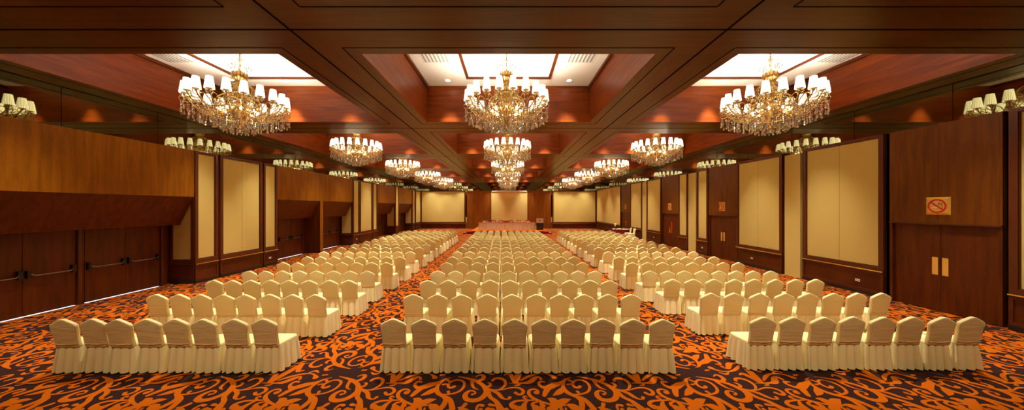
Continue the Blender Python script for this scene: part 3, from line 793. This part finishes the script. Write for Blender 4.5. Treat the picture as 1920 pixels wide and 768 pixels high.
def merged(i):
    mb = MB()
    for src in (BK[i % 3], SEAT, SKM[i % 4]):
        n = len(mb.v); mb.v += src.v
        for f, mi, sm in zip(src.f, src.m, src.sm): mb.f.append(tuple(a + n for a in f)); mb.m.append(mb.mi(src.mats[mi])); mb.sm.append(sm)
    return mb
MG = [merged(i) for i in range(4)]; MGm = [rec(g.mesh('banquet_chair')) for g in MG]

ROWY = [5.22, 6.69, 8.0, 9.17, 10.55, 11.8, 13.16, 14.58, 15.9, 17.2, 18.4, 19.5, 20.6, 21.7, 22.8, 23.9, 24.95]
LPX = [[121, 174, 220, 270, 323, 379, 442, 497], [293, 335, 374, 420, 457, 503.5, 550.5, 593.5], [401.5, 437, 470, 505, 540, 578, 619, 655], [468, 498, 528, 560, 593, 625, 656, 689], [530.5, 557.8, 585, 612.5, 640.6, 669.5, 697, 724], [575.8, 600, 627.3, 650, 675, 700, 725, 750]]
RPX = [[1431.5, 1485.5, 1542.6, 1603, 1656, 1712, 1767, 1823], [1333, 1376, 1424, 1472, 1517, 1563, 1608, 1654], [1261, 1300, 1339.6, 1377, 1416, 1454, 1492, 1530], [1218, 1250.8, 1283.6, 1315, 1347, 1380, 1411, 1443.8], [1184.7, 1214, 1242, 1270, 1298.4, 1328, 1355.5, 1383.6], [1160.5, 1186, 1211, 1236, 1262.5, 1286.7, 1311.7, 1338]]
CPX = {0: [733, 793, 852, 912, 968, 1022, 1075, 1130, 1186, 1240], 1: [772, 818, 863, 916, 963, 1009, 1051, 1095, 1140, 1180], 4: [834.8, 866, 896.5, 926, 952.7, 980, 1007, 1036, 1064, 1092]}
LASTC = [896.5, 908, 920, 933, 946, 958, 970.5, 982.4, 993.9, 1005.8]
def colx(block, r):
    Yr = ROWY[r]
    if block == 'left':
        if r < 6: return [(p - VX) / F * Yr for p in LPX[r]]
        t = (r - 5) / 11; a, b = -7.75 - .2 * t, -4.12 - .25 * t; return [a + (b - a) * i / 7 for i in range(8)]
    if block == 'right':
        if r < 6: return [(p - VX) / F * (Yr + (.10 if r < 3 else .03)) for p in RPX[r]]
        t = (r - 5) / 11; a, b = 4.2, 7.75 + .3 * t; return [a + (b - a) * i / 7 for i in range(8)]
    if r in CPX: return [(p - VX) / F * Yr for p in CPX[r]]
    last = [(p - VX) / F * ROWY[-1] for p in LASTC]; mid = [(p - VX) / F * ROWY[4] for p in CPX[4]]
    if r < 4:
        lo = [(p - VX) / F * ROWY[1] for p in CPX[1]]; t = (r - 1) / 3; return [a + (b - a) * t for a, b in zip(lo, mid)]
    t = (r - 4) / 12; return [a + (b - a) * t for a, b in zip(mid, last)]
rowname = ['nearest', 'second nearest', 'third nearest', 'fourth nearest', 'fifth nearest', 'sixth nearest', 'seventh nearest', 'eighth nearest', 'ninth nearest', 'tenth nearest', 'eleventh nearest', 'twelfth nearest']
rest = MB(); cnt = 0
for r in range(17):
    for block in ('left', 'centre', 'right'):
        xs = colx(block, r); N_ = len(xs); mx_ = sum(xs) / N_; mi_ = (N_ - 1) / 2
        sl = sum((q - mi_) * (x - mx_) for q, x in enumerate(xs)) / sum((q - mi_) ** 2 for q in range(N_))
        xs = [.4 * x + .6 * (mx_ + sl * (q - mi_)) for q, x in enumerate(xs)]
        for i, x in enumerate(xs):
            rnd = random.Random(r * 100 + i * 7 + len(block)); v = rnd.randrange(12)
            y = ROWY[r] + .055 + (.10 if block == 'right' and r < 3 else 0) + rnd.uniform(-.015, .015); rz = rnd.uniform(-.035, .035)
            if r == 0: rz *= .6
            if r < 11 or (r == 11 and block == 'centre'):
                label = f'cream covered chair {ORD[i + 1]} from left in the {rowname[r]} row of the {block} block'
                g = f'covered banquet chairs in the {block} block'; cnt += 1
                if r < 6:
                    t = thing('banquet_chair', label, 'chair', (x, y, 0), rz, g)
                    place('back_cover', BKm[v % 3], t); place('seat_cover', SEm, t); place('skirt', SKm[v % 4], t)
                    if r < 3:
                        for lx, ly in ((-.18, .045), (.18, .045), (-.19, .43), (.19, .43)): place('leg', LEGm, t, (lx, ly + .0, 0))
                else:
                    o = bpy.data.objects.new('banquet_chair', MGm[v % 4]); COL.objects.link(o); o.location = (x, y, 0); o.rotation_euler = (0, 0, rz)
                    tag(o, label, 'chair', g)
            else:
                c, s = math.cos(rz), math.sin(rz); src = MG[v % 4]; n = len(rest.v)
                rest.v += [(x + c * a - s * b, y + s * a + c * b, z) for a, b, z in src.v]
                for f, mi, sm in zip(src.f, src.m, src.sm): rest.f.append(tuple(a + n for a in f)); rest.m.append(rest.mi(src.mats[mi])); rest.sm.append(sm)
ro = fixn(rest.obj('banquet_chairs_beyond')); ro['kind'] = 'stuff'; ro['label'] = 'rows of cream covered chairs farthest from the entrance, near the stage'; ro['category'] = 'chairs'

# ------------------------------------------------------------------ stage, head table, podium
ZS_ = .40
t = thing('stage_platform', 'low red carpeted stage platform under the head table', 'stage', (0, 0, 0))
m = MB(); m.box(-3.75, 3.55, 31.6, 40.6, 0.002, ZS_ - .02, 'red'); m.obj('platform_base', t)
m = MB(); m.box(-3.77, 3.57, 31.58, 40.6, ZS_ - .02, ZS_, 'orange'); m.obj('platform_top', t)
for s, x0, x1, nm in ((-1, -4.75, -3.78, 'left'), (1, 3.58, 4.55, 'right')):
    t = thing('stage_steps', f'small red carpeted steps at the {nm} end of the stage', 'steps', ((x0 + x1) / 2, 33.2, 0), group='stage steps')
    h = (x1 - x0) / 2
    m = MB(); m.box(-h, h, -.5, .5, .002, .13, 'red'); m.obj('lower_step', t)
    m = MB(); a, b = ((-h + .35, h) if s < 0 else (-h, h - .35)); m.box(a, b, -.5, .5, .131, .26, 'red'); m.obj('upper_step', t)
YT = 33.0
xa, xb_ = (897.5 - VX) / F * YT, (1004 - VX) / F * YT
t = thing('head_table', 'long head table with white pleated skirt and red top on the stage', 'table', ((xa + xb_) / 2, YT, ZS_))
hw = (xb_ - xa) / 2
m = MB(); n = 300; vs = []; fs = []
per = 2 * (2 * hw + .8)
def rect(t_):
    d = t_ * per
    if d < 2 * hw: return (-hw + d, 0, 0, -1)
    d -= 2 * hw
    if d < .8: return (hw, d, 1, 0)
    d -= .8
    if d < 2 * hw: return (hw - d, .8, 0, 1)
    d -= 2 * hw; return (-hw, .8 - d, -1, 0)
for z, am in ((.745, .004), (.4, .018), (.01, .03)):
    for i in range(n):
        x, y, nx, ny = rect(i / n); o = am * math.sin(i * 1.9) + am * .4 * math.sin(i * .7); vs.append((x + nx * o, y + ny * o, z))
for j in range(2):
    for i in range(n): q = (i + 1) % n; fs.append((j * n + i, j * n + q, j * n + n + q, j * n + n + i))
m.add(vs, fs, 'tcloth'); fixn(m.obj('table_skirt', t))
m = MB(); m.box(-hw - .02, hw + .02, -.03, .83, .745, .765, 'red'); m.obj('table_top', t)
for i, px in enumerate((908, 924.9, 939.8, 956.7, 973.1, 990.6)):
    x = (px - VX) / F * 34.3
    t = thing('panel_chair', f'brown framed chair {ORD[i + 1]} from the left behind the head table', 'chair', (x, 34.2, ZS_), group='chairs behind the head table')
    m = MB(); m.box(-.24, .24, 0, .45, .40, .47, 'red'); m.obj('seat', t)
    m = MB(); m.box(-.18, .18, .45, .48, .62, .90, 'cream'); m.obj('back_pad', t)
    m = MB()
    for s in (-1, 1): m.box(s * .19, s * .24, .43, .49, 0, .97, 'chairwood'); m.box(s * .19, s * .24, 0, .05, 0, .64, 'chairwood'); m.box(s * .19, s * .24, 0.05, .43, .60, .64, 'chairwood')
    m.box(-.19, .19, .44, .49, .90, .97, 'chairwood'); m.obj('frame', t)
ZTp = ZS_ + .765
t = thing('flower_arrangement', 'low arrangement of red flowers at the middle of the head table', 'flowers', ((948 - VX) / F * YT, YT + .3, ZTp))
m = MB(); m.lathe([(.1, 0), (.16, .02), (.18, .08), (.14, .09)], 14, 'brass'); m.obj('bowl', t)
m = MB(); rnd = random.Random(5)
for i in range(34):
    x, y, z = rnd.uniform(-.38, .38), rnd.uniform(-.12, .12), rnd.uniform(.08, .24); z -= abs(x) * .25
    m.lathe([(.01, -.03), (.045, 0), (.05, .03), (.01, .05)], 7, 'flower', (x, y, max(z, .05)), cap=False)
m.obj('blossoms', t)
m = MB()
for i in range(14):
    x = rnd.uniform(-.42, .42); m.tube([(0, 0, .07), (x * .5, rnd.uniform(-.1, .1), .16), (x, rnd.uniform(-.12, .12), .07)], [.01, .02, .004], 'green', 5)
m.obj('foliage', t)
for i, px in enumerate((914, 932, 966, 979)):
    x = (px - VX) / F * YT; m = MB(); m.lathe([(.032, 0), (.035, .14), (.03, .16), (.014, .19), (.014, .22)], 10, 'pboard', cap=True)
    tag(m.obj('water_bottle', loc=(x, YT + .25, ZTp)), f'small pale water bottle {ORD[i + 1]} from the left on the head table', 'bottle', 'bottles on the head table')
for i, px in enumerate((935, 962, 979.5)):
    x = (px - VX) / F * YT; t = thing('table_microphone', f'slim gooseneck microphone {ORD[i + 1]} from the left on the head table', 'microphone', (x, YT + .55, ZTp), group='microphones on the head table')
    m = MB(); m.box(-.05, .05, -.05, .05, 0, .03, 'podium'); m.obj('base', t)
    m = MB(); m.tube([(0, 0, .03), (0, .02, .25), (0, .08, .38)], .008, 'podium'); m.tube([(0, .08, .38), (0, .12, .42)], .016, 'podium'); m.obj('gooseneck', t)
xp = (1012.3 - VX) / F * 32.6
t = thing('podium', 'dark speaker podium with white front board on the right of the stage', 'podium', (xp, 32.6, ZS_))
m = MB(); vs = [(-.34, 0, 0), (.34, 0, 0), (.34, .5, 0), (-.34, .5, 0), (-.36, -.03, .82), (.36, -.03, .82), (.36, .5, .82), (-.36, .5, .82)]
m.add(vs, [(0, 3, 2, 1), (4, 5, 6, 7), (0, 1, 5, 4), (1, 2, 6, 5), (2, 3, 7, 6), (3, 0, 4, 7)], 'podium'); m.obj('body', t)
m = MB(); m.box(-.37, .37, -.05, -.02, .76, 1.24, 'pboard'); m.obj('front_board', t)
m = MB(); m.lathe([(.05, 0), (.062, 0), (.062, .008), (.05, .008)], 16, 'wains', (0, 0, 0)); e = m.obj('emblem', t); e.rotation_euler = (math.pi / 2, 0, 0); e.location = (0, -.05, 1.03)
m = MB(); m.box(-.1, .1, -.056, -.05, .89, .905, 'wains'); m.obj('caption_bar', t)
m = MB(); vs = [(-.36, -.02, .98), (.36, -.02, .98), (.36, .46, 1.14), (-.36, .46, 1.14)]; m.add([(a, b, c) for a, b, c in vs] + [(a, b, .82) for a, b, c in vs], [(0, 1, 2, 3), (0, 4, 5, 1), (1, 5, 6, 2), (2, 6, 7, 3), (3, 7, 4, 0)], 'podium'); m.obj('reading_desk', t)

# ------------------------------------------------------------------ reception table at the right
YD = 29.4
t = thing('reception_table', 'small table with maroon skirt and white top by the right wall', 'table', (10.55, YD, 0), math.radians(-12))
m = MB(); n = 120; vs = []; fs = []
for z, am in ((.73, .004), (.01, .03)):
    for i in range(n):
        a = 2 * math.pi * i / n; c, s = math.cos(a), math.sin(a); e = .25
        o = 1 + am * math.sin(i * 2.1); vs.append((.72 * math.copysign(abs(c) ** e, c) * o, .36 * math.copysign(abs(s) ** e, s) * o, z))
for i in range(n): q = (i + 1) % n; fs.append((i, q, n + q, n + i))
m.add(vs, fs, 'red'); fixn(m.obj('table_skirt', t))
m = MB(); m.box(-.74, .74, -.38, .38, .73, .75, 'tcloth'); m.obj('table_top', t)
t = thing('table_lamp', 'thin brass lamp with small glowing shade on the reception table', 'lamp', (10.05, YD + .1, .75))
m = MB(); m.lathe([(.08, 0), (.07, .02), (.012, .04), (.01, .45)], 12, 'brass'); m.obj('stand', t)
m = MB(); m.lathe([(.16, .42), (.10, .56)], 16, 'cream', cap=False); m.obj('lamp_shade', t)
for i, (dx, hh, kk) in enumerate(((10.35, .10, 'brass'), (10.5, .14, 'gold'), (10.7, .09, 'brass'), (10.85, .11, 'wallw'))):
    m = MB(); m.box(-.05, .05, -.04, .04, 0, hh * .8, kk); m.box(-.04, .04, -.03, .03, hh * .8, hh, 'frame')
    tag(m.obj('gift_box', loc=(dx, YD + .05 - (dx - 10.55) * .2, .752)), f'small boxed item {ORD[i + 1]} from the left on the reception table', 'box', 'boxes on the reception table')
for i, (x, y, rz) in enumerate(((11.1, YD - 1.75, math.radians(92)), (11.05, YD - 1.05, math.radians(88)))):
    t = thing('banquet_chair', ('cream covered chair nearer the audience rows' if i == 0 else 'cream covered chair nearer the stage') + ' at the end of the maroon reception table', 'chair', (x, y, 0), rz, 'chairs at the reception table')
    place('back_cover', BKm[i], t); place('seat_cover', SEm, t); place('skirt', SKm[i], t)
